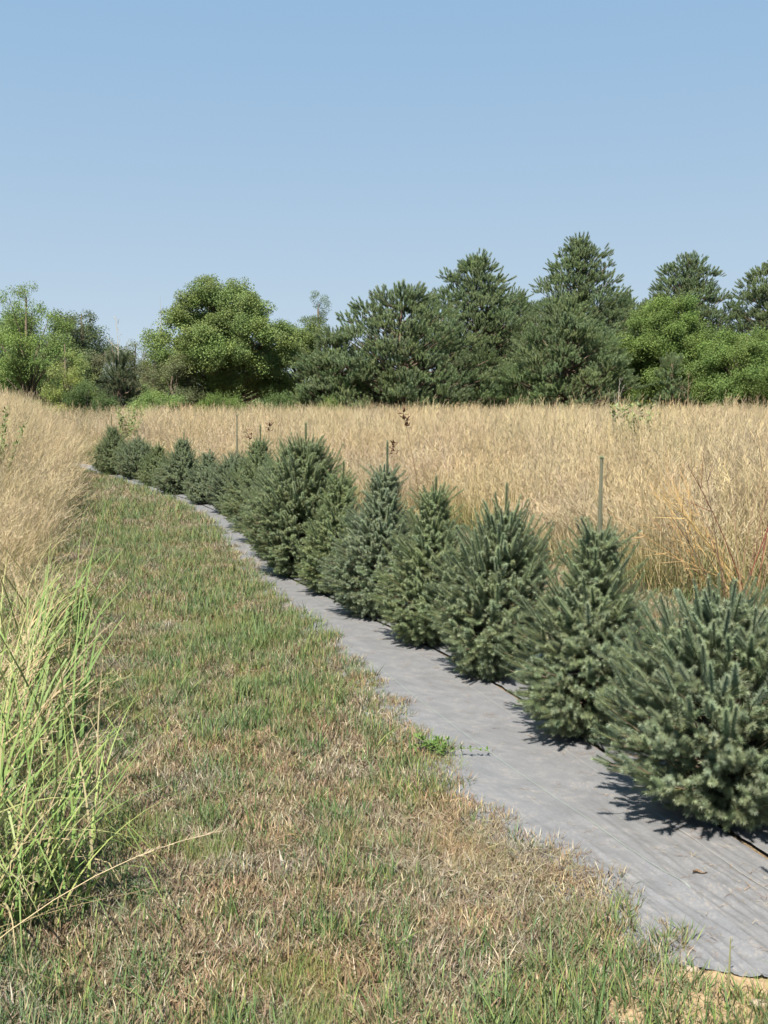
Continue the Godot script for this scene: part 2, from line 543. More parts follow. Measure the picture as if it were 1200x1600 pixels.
func build_tall_grass() -> void:
	var straw := [Color(0.36, 0.315, 0.185), Color(0.39, 0.35, 0.215), Color(0.30, 0.255, 0.155), Color(0.40, 0.355, 0.20)]
	var straw_leaf := [Color(0.36, 0.315, 0.175), Color(0.39, 0.345, 0.20), Color(0.28, 0.23, 0.13), Color(0.19, 0.22, 0.085)]
	var kinds := []
	for k in 4:
		kinds.append([prairie_tussock(1.28, 26, 30, straw, straw_leaf, 0.2), Bag.new()])
	for k in 2:
		kinds.append([prairie_tussock(1.15, 16, 40, straw, [Color(0.131, 0.163, 0.055), Color(0.245, 0.206, 0.108), Color(0.163, 0.179, 0.071)], 0.25), Bag.new()])
	for z in [[5.0, 13.0, 52.0, 1.0], [13.0, 22.0, 30.0, 1.1], [22.0, 43.0, 13.0, 1.25]]:
		var lim := 0.46 * float(z[1]) + 2.0
		var count := int(lim * 2.0 * (z[1] - z[0]) * z[2])
		for i in count:
			var d := rf(z[0], z[1])
			var x := rf(-lim, lim)
			if absf(x) > 0.44 * d + 1.8:
				continue
			var f := table(FIELD, d) + 0.35 * noise.get_noise_2d(d * 1.3, 40.0)
			if x < f:
				continue
			var p := noise.get_noise_2d(x * 0.35 + 50, d * 0.35)
			var q := noise.get_noise_2d(x * 0.9 - 50, d * 0.9)
			var front := clampf((x - f) / 2.2, 0.0, 1.0)
			var k := rng.randi() % 4
			if rng.randf() < 0.16 + 1.5 * clampf(p, 0, 1) + 0.3 * (1.0 - front):
				k = 4 + rng.randi() % 2
			var s: float = (1.0 + 0.24 * q + 0.16 * p) * rf(0.74, 1.14) * lerpf(0.5, 1.0, pow(front, 0.7))
			var b := Basis(Vector3.UP, rf(0, TAU)).scaled(Vector3(z[3], s, z[3]))
			b = Basis(Vector3.RIGHT, rf(-0.06, 0.06)) * Basis(Vector3.FORWARD, rf(-0.05, 0.08)) * b
			kinds[k][1].put(Transform3D(b, Vector3(x, 0, -d)), tint(Color(1.02 + 0.07 * q, 1.0 + 0.06 * p, 1.0 - 0.14 * q), 0.2))
	for k in 2:
		kinds.append([prairie_tussock(1.55, 4, 2, straw, straw_leaf, 0.3, 0.0042), Bag.new()])
	for i in 900:
		var d := 9.0 + 33.0 * sqrt(rng.randf())
		var x := rf(-0.45, 0.45) * d
		if x < table(FIELD, d) + 0.8:
			continue
		var b := Basis(Vector3.UP, rf(0, TAU)).scaled(Vector3(1, rf(0.8, 1.12), 1))
		kinds[6 + rng.randi() % 2][1].put(Transform3D(b, Vector3(x, 0, -d)), tint(Color(0.95, 0.9, 0.85), 0.2))
	for k in kinds:
		var o := copies("prairie_grass", k[0], M.straw, k[1], self)
		tag(o, "tall dry tan prairie grass filling the field behind the spruces", "grass", "prairie field grass", "stuff")
	# the verge left of the path
	var vk := []
	for k in 3:
		vk.append([prairie_tussock(1.3, 30, 22, straw, [Color(0.34, 0.295, 0.17), Color(0.28, 0.225, 0.14), Color(0.17, 0.21, 0.08)], 0.42, 0.0028), Bag.new()])
	var gk := []
	for k in 3:
		var mb := MB.new()
		for i in 13:
			var a := rf(-1.2, 1.2)
			var dir := Vector3(cos(a), 0, sin(a) * 0.9)
			if rng.randf() < 0.25: dir = -dir
			var c: Color = tint([Color(0.12, 0.175, 0.05), Color(0.16, 0.215, 0.07), Color(0.21, 0.24, 0.095), Color(0.085, 0.15, 0.035), Color(0.10, 0.18, 0.04), Color(0.26, 0.21, 0.12)][rng.randi() % 6], 0.2)
			var base := Vector3(rf(-0.16, 0.16), 0, rf(-0.16, 0.16))
			var side := Vector3(-dir.z, rf(-0.3, 0.3), dir.x).rotated(Vector3.UP, rf(-0.5, 0.5)).normalized()
			var pts := blade_pts(base, dir, PI / 2 - rf(0.08, 0.7), rf(0.5, 1.15), rf(0.3, 1.7), 9)
			if rng.randf() < 0.35:
				# a blade kinked over near its tip
				var kn := rng.randi_range(5, 7)
				var fall := (dir * 0.6 - Vector3.UP * rf(0.4, 1.0)).normalized()
				for m in range(kn + 1, 10):
					pts[m] = pts[m - 1] + fall * 0.075
			mb.ribbon(pts, rf(0.011, 0.020), 0.0005, side, c, tint(c.lerp(Color(0.26, 0.24, 0.1), 0.2), 0.1))
		gk.append([mb.mesh(), Bag.new()])
	for i in 2600:
		var d := rf(2.4, 27.0)
		var x := table(LEFT, d) - 2.6 * pow(rng.randf(), 1.25)
		if x < -0.44 * d - 1.3:
			continue
		var far := clampf((d - 5.0) / 7.0, 0.0, 1.0)
		var s := lerpf(0.45, 1.25, smoothstep(6.0, 16.0, d)) * rf(0.75, 1.12) * lerpf(0.62, 1.0, clampf((table(LEFT, d) - x) / 0.8, 0, 1))
		var keep := 0.16 if d < 6.0 else lerpf(0.2, 1.0, clampf((d - 7.0) / 9.0, 0, 1))
		if rng.randf() > keep:
			continue
		var b := Basis(Vector3.UP, rf(0, TAU)).scaled(Vector3(1, s, 1))
		b = Basis(Vector3.FORWARD, rf(0.0, 0.25)) * b
		vk[rng.randi() % 3][1].put(Transform3D(b, Vector3(x, 0, -d)), tint(Color(1.0, 0.98, 0.95), 0.12))
	for i in 52:
		var d := 2.9 + 4.5 * pow(rng.randf(), 1.3)
		var x := table(LEFT, d) + 0.32 - 0.6 * rng.randf()
		var s := rf(0.75, 1.1)
		var b := Basis(Vector3.UP, rf(-1.0, 1.0)).scaled(Vector3(s, s * rf(0.75, 1.1), s))
		gk[rng.randi() % 3][1].put(Transform3D(b, Vector3(x, 0, -d)), tint(Color(1, 1, 1), 0.12))
	for k in vk:
		var o := copies("verge_grass", k[0], M.straw, k[1], self)
		tag(o, "tall wispy tan grass leaning over the left side of the path", "grass", "left verge grass", "stuff")
	for k in gk:
		var o := copies("arching_green_grass", k[0], M.grass, k[1], self)
		tag(o, "broad green blades arching over the path from the left verge", "grass", "left verge grass", "stuff")

# ---------------------------------------------------------------- spruces
func shoot_mesh(l: float, per_cm: float, needle: float, w: float) -> ArrayMesh:
	var mb := MB.new()
	mb.tube(PackedVector3Array([Vector3.ZERO, Vector3(0, l * 0.97, 0)]), 0.0022, 0.001, 3, Color(1.0, 0.8, 0.5), Color(1.1, 0.85, 0.5))
	var n := int(l * 100.0 * per_cm)
	for i in n:
		var t := (i + rng.randf()) / n
		var a := i * 2.39996 + rf(-0.3, 0.3)
		var rad := Vector3(cos(a), 0, sin(a))
		var fwd := lerpf(0.4, 0.95, t * t) + rf(-0.15, 0.15)
		var d := (rad + Vector3.UP * fwd).normalized()
		var p := Vector3(0, l * t, 0)
		var tan_ := Vector3(-rad.z, 0, rad.x)
		var nl := needle * rf(0.8, 1.1) * (1.0 if t < 0.85 else 0.85)
		var k := rf(0.75, 1.25)
		var col := Color(k * rf(0.9, 1.1), k, k * rf(0.85, 1.15))
		mb.tri(p - tan_ * w * 0.5, p + d * nl, p + tan_ * w * 0.5, col)
	return mb.mesh()

func build_spruces() -> void:
	S.shoots = [shoot_mesh(0.07, 13.0, 0.0225, 0.0033), shoot_mesh(0.115, 12.0, 0.022, 0.0033), shoot_mesh(0.19, 11.5, 0.020, 0.0033)]
	# x, distance, body height, radius, leader tip height, leader offset, label
	var list := [
		[1.66, 2.72, 0.92, 0.44, 1.05, 0.0, "nearest spruce, mostly out of frame, low branches reaching over the cloth at right edge"],
		[1.32, 3.78, 0.84, 0.45, 0.92, -0.02, "rounded full spruce without a leader, largest in the photo, at right edge"],
		[0.97, 4.72, 0.93, 0.39, 1.335, 0.05, "spruce with tall bare leader spike ending in a bud, second from right edge"],
		[0.60, 5.75, 0.93, 0.345, 1.06, 0.1, "spruce third from right edge, narrow top of upswept shoots"],
		[0.28, 6.58, 0.95, 0.35, 1.04, 0.06, "bushy blue green spruce fourth from right edge"],
		[-0.10, 7.44, 1.03, 0.385, 1.24, 0.12, "spruce fifth from right edge with a dark pointed leader"],
		[-0.46, 8.33, 0.90, 0.32, 1.04, 0.12, "slim spruce sixth from right edge, half hidden by the one before it"],
		[-0.84, 9.22, 1.22, 0.47, 1.34, 0.12, "large broad spruce at the middle of the row, star of shoots on top"],
		[-1.08, 10.28, 0.86, 0.38, 0.93, 0.08, "low spruce just behind the large broad one"],
		[-1.38, 11.50, 0.80, 0.38, 0.88, 0.1, "second spruce behind the large broad one, only its top showing"],
		[-1.68, 12.85, 1.05, 0.39, 1.24, 0.1, "spruce with a crown of many upright shoots, left of the large broad one"],
		[-2.22, 14.5, 0.80, 0.35, 1.42, 0.1, "low spruce with a single tall grey leader like a stake"],
		[-2.86, 15.9, 0.72, 0.33, 0.80, 0.1, "small rounded spruce between the grey leader and the wider spruce further on"],
		[-3.62, 17.7, 0.88, 0.44, 1.02, 0.1, "wide spruce fourth from the far end of the row"],
		[-4.45, 19.5, 0.68, 0.35, 0.78, 0.08, "small spruce third from the far end of the row"],
		[-5.22, 21.1, 0.78, 0.38, 0.96, 0.06, "spruce second from the far end with a little top tuft"],
		[-6.05, 22.6, 0.98, 0.50, 1.28, -0.05, "farthest spruce of the row, wide, behind wispy tan grass"],
	]
	for i in list.size():
		var s: Array = list[i]
		spruce(Vector3(s[0], 0.005, -s[1]), s[2] * (1.0 if i < 2 else 1.03), s[3] * (1.08 if i < 2 else (1.08 if i < 10 else 1.24)), s[4] + (0.0 if i in [0, 1, 2, 11] else 0.06), s[5], s[6], i)

const BALL := [[0.0, 0.22], [0.08, 0.5], [0.2, 0.82], [0.4, 1.0], [0.62, 0.9], [0.8, 0.66], [0.92, 0.42], [1.0, 0.2]]
const CONE := [[0.0, 0.22], [0.07, 0.52], [0.18, 0.86], [0.32, 1.0], [0.48, 0.86], [0.64, 0.55], [0.8, 0.26], [1.0, 0.06]]

func spruce(at: Vector3, h: float, r: float, tip: float, off: float, label: String, idx: int) -> void:
	rng.seed = 900 + idx * 17
	var o := thing("spruce_tree", at, label, "tree", "young spruces in a row on the cloth")
	var bark := Color(0.09, 0.065, 0.045)
	var mb := MB.new()
	var top := Vector3(off, h * 0.9, 0)
	mb.tube(PackedVector3Array([Vector3(0, -0.02, 0), Vector3(0.005, h * 0.45, 0), top]), 0.026, 0.007, 7, bark, bark)
	part("trunk", mb.mesh(), M.bark, o)
	var limbs := MB.new()
	var bags := [Bag.new(), Bag.new(), Bag.new()]
	var blue := rf(0.0, 1.0)
	var tone := Color(0.22, 0.275, 0.135).lerp(Color(0.228, 0.282, 0.18), blue)
	var shape := BALL if idx < 2 or idx % 4 == 3 else CONE
	# branch tips spread evenly over the outline, branches reaching them from the trunk
	var n := int(950.0 * r * h)
	var skew := rf(0, TAU)
	for b in n:
		var t := (b + rng.randf()) / n
		t = lerpf(t, pow(t, 1.25), 0.8) * 0.96 + 0.02
		var az := b * 2.39996 + rf(-0.2, 0.2)
		var lump := 1.0 + 0.10 * sin(az * 3.0 + skew + t * 9.0) + 0.06 * sin(az * 5.0 - t * 14.0) + rf(-0.15, 0.05) + (0.11 * sin(t * h * 42.0 + skew) if t > 0.3 else 0.0)
		var l := r * (table(shape, t) * lump) - 0.05
		var el := lerpf(-0.25, 1.15, pow(t, 0.8)) + rf(-0.2, 0.2)
		var ty := maxf(0.05, h * t * 0.96)
		var axis := Vector3(off * ty / h, ty, 0)
		var outw := Vector3(cos(az), 0, sin(az))
		var end := axis + outw * maxf(l, 0.02)
		var from_y := maxf(0.04, ty - l * tan(clampf(el, -0.15, 0.9)) * 0.75)
		var start := Vector3(off * from_y / h, from_y, 0)
		var dirn := (outw * cos(el) + Vector3.UP * sin(el)).normalized()
		var ctrl := end - dirn * l * 0.5
		var pts := PackedVector3Array()
		for k in 6:
			var u := k / 5.0
			pts.append(start.lerp(ctrl, u).lerp(ctrl.lerp(end, u), u))
		limbs.tube(pts, lerpf(0.007, 0.003, t), 0.002, 3, bark, Color(0.08, 0.062, 0.04))
		var side := dirn.cross(Vector3.UP).normalized()
		var up := side.cross(dirn)
		var long := lerpf(0.85, 1.9, smoothstep(0.45, 0.9, t))
		put_shoot(bags, end, (dirn + rdir() * 0.12).normalized(), rf(0.065, 0.1) * long, tone)
		for k in 9:
			var u := rf(0.3, 0.98)
			var q := start.lerp(ctrl, u).lerp(ctrl.lerp(end, u), u)
			var sd := (dirn * rf(0.7, 1.1) + side * rf(-1.0, 1.0) + up * rf(-0.6, 0.6)).normalized()
			if q.y < 0.06 and sd.y < 0.0: sd.y = absf(sd.y)
			put_shoot(bags, q, sd, rf(0.05, 0.08) * lerpf(1.0, 1.35, smoothstep(0.5, 0.9, t)), tone)
	# the last whorl of long shoots below the leader
	if shape == CONE:
		for k in 8:
			var a := k * 2.39996 + skew
			var y := h * rf(0.86, 0.95)
			var e := rf(0.5, 0.95)
			put_shoot(bags, Vector3(off * y / h, y, 0), Vector3(cos(a) * cos(e), sin(e), sin(a) * cos(e)), rf(0.18, 0.27), tone)
	# upswept shoots round the top
	for k in 14:
		var a := k * 2.39996
		var y := h * rf(0.78, 0.95)
		var e := rf(0.75, 1.2)
		put_shoot(bags, Vector3(off * y / h, y, 0), Vector3(cos(a) * cos(e), sin(e), sin(a) * cos(e)), rf(0.12, 0.2), tone)
	# last year's shoots standing out of the upper half
	for k in int(110.0 * r):
		var a := rf(0, TAU)
		var t := rf(0.5, 0.85)
		var rr := r * table(shape, t) * rf(0.7, 1.0)
		var e := rf(0.6, 1.25)
		put_shoot(bags, Vector3(cos(a) * rr + off * t, h * t, sin(a) * rr), Vector3(cos(a) * cos(e), sin(e), sin(a) * cos(e)), rf(0.11, 0.2), tone)
	part("limbs", limbs.mesh(), M.bark, o, "stuff")
	for k in 3:
		copies("crown", S.shoots[k], M.needle, bags[k], o)
	# the leader above the crown
	if idx < 2: tip = h * 1.0
	var lt := Vector3(off * 1.05, tip, 0)
	var lb := MB.new()
	lb.tube(PackedVector3Array([top, lt]), 0.0125 if idx == 2 or idx == 11 else 0.006, 0.0085 if idx == 2 or idx == 11 else 0.004, 6, Color(0.07, 0.075, 0.05), Color(0.12, 0.125, 0.09))
	var len := top.distance_to(lt)
	var bare := idx == 2 or idx == 11
	var cnt := int(len * 100.0 * 12.0)
	for k in cnt:
		var t := (k + rng.randf()) / cnt
		var a := k * 2.39996
		var rad := Vector3(cos(a), 0, sin(a))
		var nd := (rad * (0.75 if bare else 0.8) + Vector3.UP).normalized()
		var p := top.lerp(lt, t) + rad * 0.005
		var tg := Vector3(-rad.z, 0, rad.x)
		var c := tint(tone.lerp(Color(0.16, 0.165, 0.12), 0.6 if bare else 0.1), 0.3)
		lb.tri(p - tg * 0.0013, p + nd * (rf(0.010, 0.015) if bare else rf(0.016, 0.022)), p + tg * 0.0013, c)
	part("leader", lb.mesh(), M.bark, o)
	if idx > 1:
		var brush := [Bag.new(), Bag.new(), Bag.new()]
		var up := (lt - top).normalized()
		var run := 0.0
		while run < (len * 0.5 if bare else len - 0.05):
			put_shoot(brush, top + up * run, up, minf(0.18, len - run + 0.01), tone)
			put_shoot(brush, top + up * (run + 0.02), up, minf(0.17, len - run), tone)
			run += 0.13
		for k in 3:
			if brush[k].t.size() > 0:
				copies("leader_needles", S.shoots[k], M.needle, brush[k], o)
	if bare:
		var bb := MB.new()
		for k in 60:
			var dd := rdir()
			dd.y = absf(dd.y)
			var tg := dd.cross(Vector3(0.2, 0.9, 0.3)).normalized()
			bb.tri(lt - tg * 0.002, lt + dd * rf(0.018, 0.026), lt + tg * 0.002, tint(tone, 0.2))
		part("bud", bb.mesh(), M.needle, o)

func put_shoot(bags: Array, p: Vector3, dir: Vector3, l: float, tone: Color) -> void:
	var k := 0 if l < 0.09 else (1 if l < 0.15 else 2)
	var base: float = [0.07, 0.115, 0.19][k]
	var s := l / base
	var b := along(dir, rf(0, TAU)) * Basis.from_scale(Vector3(lerpf(1.0, s, 0.4), s, lerpf(1.0, s, 0.4)))
	bags[k].put(Transform3D(b, p), tint(tone, 0.22))

# ---------------------------------------------------------------- tree line
func leaf_clump(n: int, r: float, l: float) -> ArrayMesh:
	var mb := MB.new()
	for i in n:
		var p := rdir() * r * pow(rng.randf(), 0.45)
		var nrm := (Vector3.UP * 0.9 + rdir()).normalized()
		var d := rdir()
		d = (d - nrm * d.dot(nrm)).normalized()
		d = (d + Vector3.DOWN * 0.3).normalized()
		var k := rf(0.84, 1.16)
		mb.leaf(p, d, nrm.cross(d).normalized(), l * rf(0.7, 1.2), l * rf(0.5, 0.75), Color(k * rf(0.88, 1.12), k, k * 0.95))
	return mb.mesh()

func pine_tuft() -> ArrayMesh:
	var mb := MB.new()
	var l := 0.34
	for i in 80:
		var t := (i + rng.randf()) / 80.0
		var a := i * 2.39996
		var rad := Vector3(cos(a), 0, sin(a))
		var d := (rad + Vector3.UP * lerpf(0.5, 1.5, t)).normalized()
		var p := Vector3(0, l * t, 0)
		var tg := Vector3(-rad.z, 0, rad.x)
		var k := rf(0.75, 1.25)
		mb.tri(p - tg * 0.012, p + d * rf(0.13, 0.18), p + tg * 0.012, Color(k, k, k * rf(0.9, 1.1)))
	return mb.mesh()

func pine(x: float, d: float, h: float, w: float, label: String, shape: float, seed_: int, tone := Color(0.185, 0.245, 0.12)) -> void:
	rng.seed = seed_
	var o := thing("pine_tree", Vector3(x, 0, -d), label, "tree", "trees beyond the prairie")
	var bark := Color(0.11, 0.075, 0.055)
	var mb := MB.new()
	mb.tube(PackedVector3Array([Vector3(0, -0.1, 0), Vector3(rf(-0.1, 0.1), h * 0.5, 0), Vector3(0, h * 0.96, 0)]), 0.2, 0.04, 8, bark, bark)
	part("trunk", mb.mesh(), M.bark, o)
	var limbs := MB.new()
	var bag := Bag.new()
	var curve := 3.2 if shape < 0.45 else 1.9
	var y := h * 0.07
	while y < h - 0.35:
		var t := y / h
		var prof := pow(maxf(0.0, 1.0 - pow(t, curve)), 0.75) * lerpf(0.9, 1.0, smoothstep(0.0, 0.25, t))
		var rr := w * 0.5 * prof
		var cnt := maxi(3, int(TAU * rr / 0.95))
		for ring in 2:
			for b in (cnt if ring == 0 else cnt / 2):
				var az := TAU * (b + rf(-0.35, 0.35)) / (cnt if ring == 0 else cnt / 2) + y * 2.1
				var l := maxf(0.15, rr * (rf(0.66, 1.1) if ring == 0 else rf(0.3, 0.6)) - 0.25)
				var outw := Vector3(cos(az), 0, sin(az))
				var end := outw * l + Vector3(0, y + rf(-0.35, 0.35), 0)
				var start := Vector3(0, maxf(0.2, end.y - l * lerpf(0.15, 0.7, t)), 0)
				limbs.tube(PackedVector3Array([start, start.lerp(end, 0.55) - Vector3(0, 0.12, 0), end]), 0.035, 0.012, 4, bark, bark)
				var lt := tint(tone, 0.14)
				var size := rf(0.75, 1.2) * clampf(w / 4.0, 0.8, 1.0)
				for k in 26:
					var o3 := rdir() * pow(rng.randf(), 0.45)
					if o3.y < -0.3: o3.y *= 0.4
					var q := end + o3 * Vector3(0.5, 0.36, 0.5) * size
					var ud := (o3 * 0.7 + Vector3.UP * 0.6 + outw * 0.45).normalized()
					var sc := rf(0.52, 0.82) * size
					bag.put(Transform3D(along(ud, rf(0, TAU)).scaled(Vector3(sc, sc, sc)), q), tint(lt, 0.15))
		y += 0.62
	for k in 22:
		var q := Vector3(rf(-0.32, 0.32), h * rf(0.9, 0.98), rf(-0.32, 0.32))
		bag.put(Transform3D(along(Vector3(q.x, 1, q.z), rf(0, TAU)).scaled(Vector3(0.9, 1.1, 0.9)), q), tint(tone, 0.2))
	part("limbs", limbs.mesh(), M.bark, o, "stuff")
	copies("crown", S.pine[seed_ % 2], M.needle, bag, o)

func broadleaf(called: String, x: float, d: float, h: float, w: float, label: String, tone: Color, seed_: int, low := 0.08, density := 1.0, lobe := 0.75, kind := 0, category := "tree", group := "trees beyond the prairie") -> void:
	rng.seed = seed_
	var o := thing(called, Vector3(x, 0, -d), label, category, group)
	var bark := Color(0.12, 0.095, 0.07)
	var mb := MB.new()
	var tr := clampf(h * 0.022, 0.02, 0.2)
	mb.tube(PackedVector3Array([Vector3(0, -0.1, 0), Vector3(rf(-0.15, 0.15), h * 0.3, rf(-0.1, 0.1)), Vector3(rf(-0.2, 0.2), h * 0.6, 0), Vector3(0, h * 0.9, 0)]), tr, tr * 0.2, 7, bark, bark)
	part("trunk", mb.mesh(), M.bark, o)
	var limbs := MB.new()
	var bag := Bag.new()
	var vol := h * w * w / (lobe * lobe * lobe)
	var nl := clampi(int(vol * 0.16 * density), 10, 150)
	for i in nl:
		var u := rdir() * pow(rng.randf(), 0.28)
		var cy := h * lerpf(low, 1.0, 0.5 + 0.5 * u.y * 0.93)
		var taper := 1.0 - 0.25 * clampf(u.y, 0, 1)
		var c := Vector3(u.x * w * 0.5 * taper, cy, u.z * w * 0.5 * taper)
		var rr := lobe * rf(0.55, 1.15)
		c = c.limit_length(1e9)
		c.x *= maxf(0.1, 1.0 - rr * 0.7 / (w * 0.5)); c.z *= maxf(0.1, 1.0 - rr * 0.7 / (w * 0.5))
		c.y = minf(c.y, h - rr * 0.6)
		var base := Vector3(0, maxf(0.1, c.y * 0.55), 0)
		var midp := base.lerp(c, 0.5) + Vector3(0, 0.12 * rr, 0)
		limbs.tube(PackedVector3Array([base, midp, c]), tr * 0.35, tr * 0.08, 4, bark, bark)
		var lt := tint(tone, 0.14)
		var m := int(16.0 * density * rf(0.7, 1.2))
		for k in m:
			var v := rdir()
			v.y *= 0.75
			var q := c + v * rr * pow(rng.randf(), 0.4)
			if q.y < 0.1: continue
			var s := rf(0.7, 1.2) * clampf(lobe / 0.75, 0.45, 1.2)
			bag.put(Transform3D(Basis(Vector3.UP, rf(0, TAU)).scaled(Vector3(s, s * 0.85, s)), q), tint(lt, 0.12))
	part("limbs", limbs.mesh(), M.bark, o, "stuff")
	copies("crown", S.leaf[kind], M.leaf, bag, o)

func bare_tree(x: float, d: float, h: float, label: String, seed_: int, col: Color, called := "bare_tree", category := "tree", spread := 0.35, thick := 1.0, parts := 9) -> void:
	rng.seed = seed_
	var o := thing(called, Vector3(x, 0, -d), label, category, "")
	var mb := MB.new()
	mb.tube(PackedVector3Array([Vector3(0, -0.05, 0), Vector3(rf(-0.05, 0.05), h * 0.5, 0), Vector3(rf(-0.1, 0.1), h, 0)]), 0.035 * thick, 0.006 * thick, 5, col, col)
	part("trunk", mb.mesh(), M.bark, o)
	var tw := MB.new()
	for i in parts * 2:
		var y := h * rf(0.3, 0.95)
		var a := rf(0, TAU)
		var l := h * spread * rf(0.4, 1.0) * (1.15 - y / h)
		var e := rf(0.6, 1.2)
		var dd := Vector3(cos(a) * cos(e), sin(e), sin(a) * cos(e))
		var p := Vector3(0, y, 0)
		tw.tube(PackedVector3Array([p, p + dd * l * 0.5, p + dd * l + Vector3(0, l * 0.15, 0)]), 0.012 * thick, 0.004 * thick, 3, col, col)
		for k in 4:
			var q := p + dd * l * rf(0.3, 0.95)
			var g := (dd + rdir() * 0.8).normalized()
			tw.tube(PackedVector3Array([q, q + g * l * rf(0.2, 0.45)]), 0.006 * thick, 0.003 * thick, 3, col, col)
	part("twigs", tw.mesh(), M.bark, o, "stuff")

func build_tree_line() -> void:
	rng.seed = 77
	S.pine = [pine_tuft(), pine_tuft()]
	S.leaf = [leaf_clump(80, 0.37, 0.105), leaf_clump(64, 0.35, 0.085), leaf_clump(74, 0.37, 0.09)]
	var maple := Color(0.141, 0.199, 0.060)
	var bright := Color(0.148, 0.221, 0.059)
	var dark := Color(0.094, 0.130, 0.056)
	var olive := Color(0.133, 0.142, 0.078)
	var lime := Color(0.211, 0.261, 0.075)
	# x, distance, height, width
	broadleaf("cottonwood_tree", -13.3, 38.0, 6.1, 4.0, "slender bright green tree with pale trunk at far left", bright, 11, 0.12, 0.7, 0.6, 1)
	broadleaf("cottonwood_tree", -15.6, 39.0, 5.2, 4.0, "bright green bushy tree cut by the left picture edge", bright, 12, 0.05, 0.9, 0.65, 1)
	broadleaf("young_tree", -11.3, 36.0, 4.1, 2.0, "small yellow green tree beside the slender left tree", lime, 13, 0.1, 0.9, 0.5, 1)
	broadleaf("broadleaf_tree", -16.6, 56.0, 7.2, 5.0, "dark round tree standing behind the far left trees", dark, 14, 0.1, 0.8, 0.8, 0)
	broadleaf("broadleaf_tree", -20.3, 57.0, 6.6, 5.0, "dark tree behind the bright one at the left picture edge", dark, 15, 0.1, 0.8, 0.8, 0)
	broadleaf("thicket_tree", -12.3, 46.0, 4.6, 2.8, "thin greyish tree with bare twigs left of the big maple", olive, 16, 0.1, 0.45, 0.6, 1)
	broadleaf("thicket_tree", -10.6, 47.0, 4.1, 2.6, "sparse olive tree just left of the big maple", olive, 17, 0.1, 0.5, 0.6, 1)
	pine(-11.0, 42.0, 3.4, 3.0, "small dark evergreen among the shrubs left of the big maple", 0.45, 18, Color(0.10, 0.13, 0.07))
	bare_tree(-10.7, 49.0, 6.7, "leafless dead tree with fine twigs beside the big maple", 19, Color(0.281, 0.254, 0.202))
	bare_tree(-12.4, 47.5, 5.6, "leafless pale dead tree further left among thin trees", 20, Color(0.328, 0.301, 0.240))
	broadleaf("maple_tree", -7.6, 48.0, 7.65, 7.6, "big rounded green maple in the left half of the tree line", maple, 21, 0.07, 1.1, 0.72, 0)
	broadleaf("broadleaf_tree", -4.2, 52.0, 5.8, 3.8, "light green tree filling the gap between big maple and pines", Color(0.116, 0.167, 0.045), 22, 0.08, 0.9, 0.65, 0)
	broadleaf("young_tree", -3.9, 60.0, 7.9, 1.9, "slim tree top showing above the gap between maple and pines", Color(0.094, 0.135, 0.045), 23, 0.35, 0.5, 0.6, 0)
	pine(0.75, 45.0, 6.6, 8.4, "broad round pine nearest the middle of the tree line", 0.42, 31)
	pine(-2.2, 44.0, 4.6, 3.8, "lower pine at the left flank of the broad middle pine", 0.4, 40)
	pine(4.5, 50.0, 8.5, 7.2, "tall pine with double top right of the broad middle pine", 0.42, 32)
	pine(9.9, 52.0, 10.0, 7.8, "tallest pine with a pointed open top", 0.58, 33)
	pine(8.0, 44.5, 6.1, 6.4, "dense pine standing in front of the tallest one", 0.4, 34)
	pine(17.8, 60.0, 10.3, 7.0, "pine behind the bright green trees on the right", 0.42, 35)
	pine(22.3, 58.0, 9.9, 7.2, "pine cut by the right picture edge", 0.42, 36)
	pine(12.2, 43.0, 3.4, 2.3, "small pine in front of the bright green trees", 0.6, 37)
	pine(2.6, 42.5, 2.1, 2.4, "low pine sapling at the foot of the broad middle pine", 0.4, 38)
	pine(7.2, 55.0, 7.3, 5.4, "pine half hidden between the double topped and the tallest pines", 0.4, 48)
	pine(14.4, 61.0, 8.2, 6.0, "pine behind the gap right of the tallest pine", 0.42, 49)
	pine(24.8, 52.0, 7.6, 6.0, "pine standing past the right picture edge", 0.5, 39)
	broadleaf("broadleaf_tree", 13.1, 47.0, 6.7, 5.6, "bright green tree right of the tallest pine", Color(0.125, 0.190, 0.045), 41, 0.07, 1.1, 0.65, 2)
	broadleaf("broadleaf_tree", 15.9, 44.5, 5.0, 6.0, "low bright green tree near the right picture edge", Color(0.121, 0.186, 0.045), 42, 0.05, 1.1, 0.62, 2)
	broadleaf("broadleaf_tree", 19.4, 45.0, 4.7, 4.2, "low green tree at the very right of the tree line", Color(0.116, 0.178, 0.045), 43, 0.05, 1.1, 0.62, 2)
	broadleaf("broadleaf_tree", 6.6, 60.0, 6.0, 5.0, "yellow green tree glimpsed between the pines", Color(0.133, 0.175, 0.037), 44, 0.05, 0.8, 0.7, 0)
	broadleaf("thicket_tree", -13.9, 44.0, 4.7, 3.2, "green thicket tree behind the small yellow green tree", Color(0.125, 0.175, 0.067), 45, 0.05, 0.9, 0.6, 1)
	broadleaf("thicket_tree", -9.3, 45.0, 3.9, 2.8, "low grey green thicket at the left foot of the big maple", Color(0.133, 0.158, 0.075), 46, 0.05, 0.9, 0.55, 1)
	broadleaf("thicket_tree", -12.2, 50.0, 5.0, 3.4, "dull green thicket behind the small dark evergreen", Color(0.116, 0.142, 0.067), 47, 0.05, 0.8, 0.6, 1)
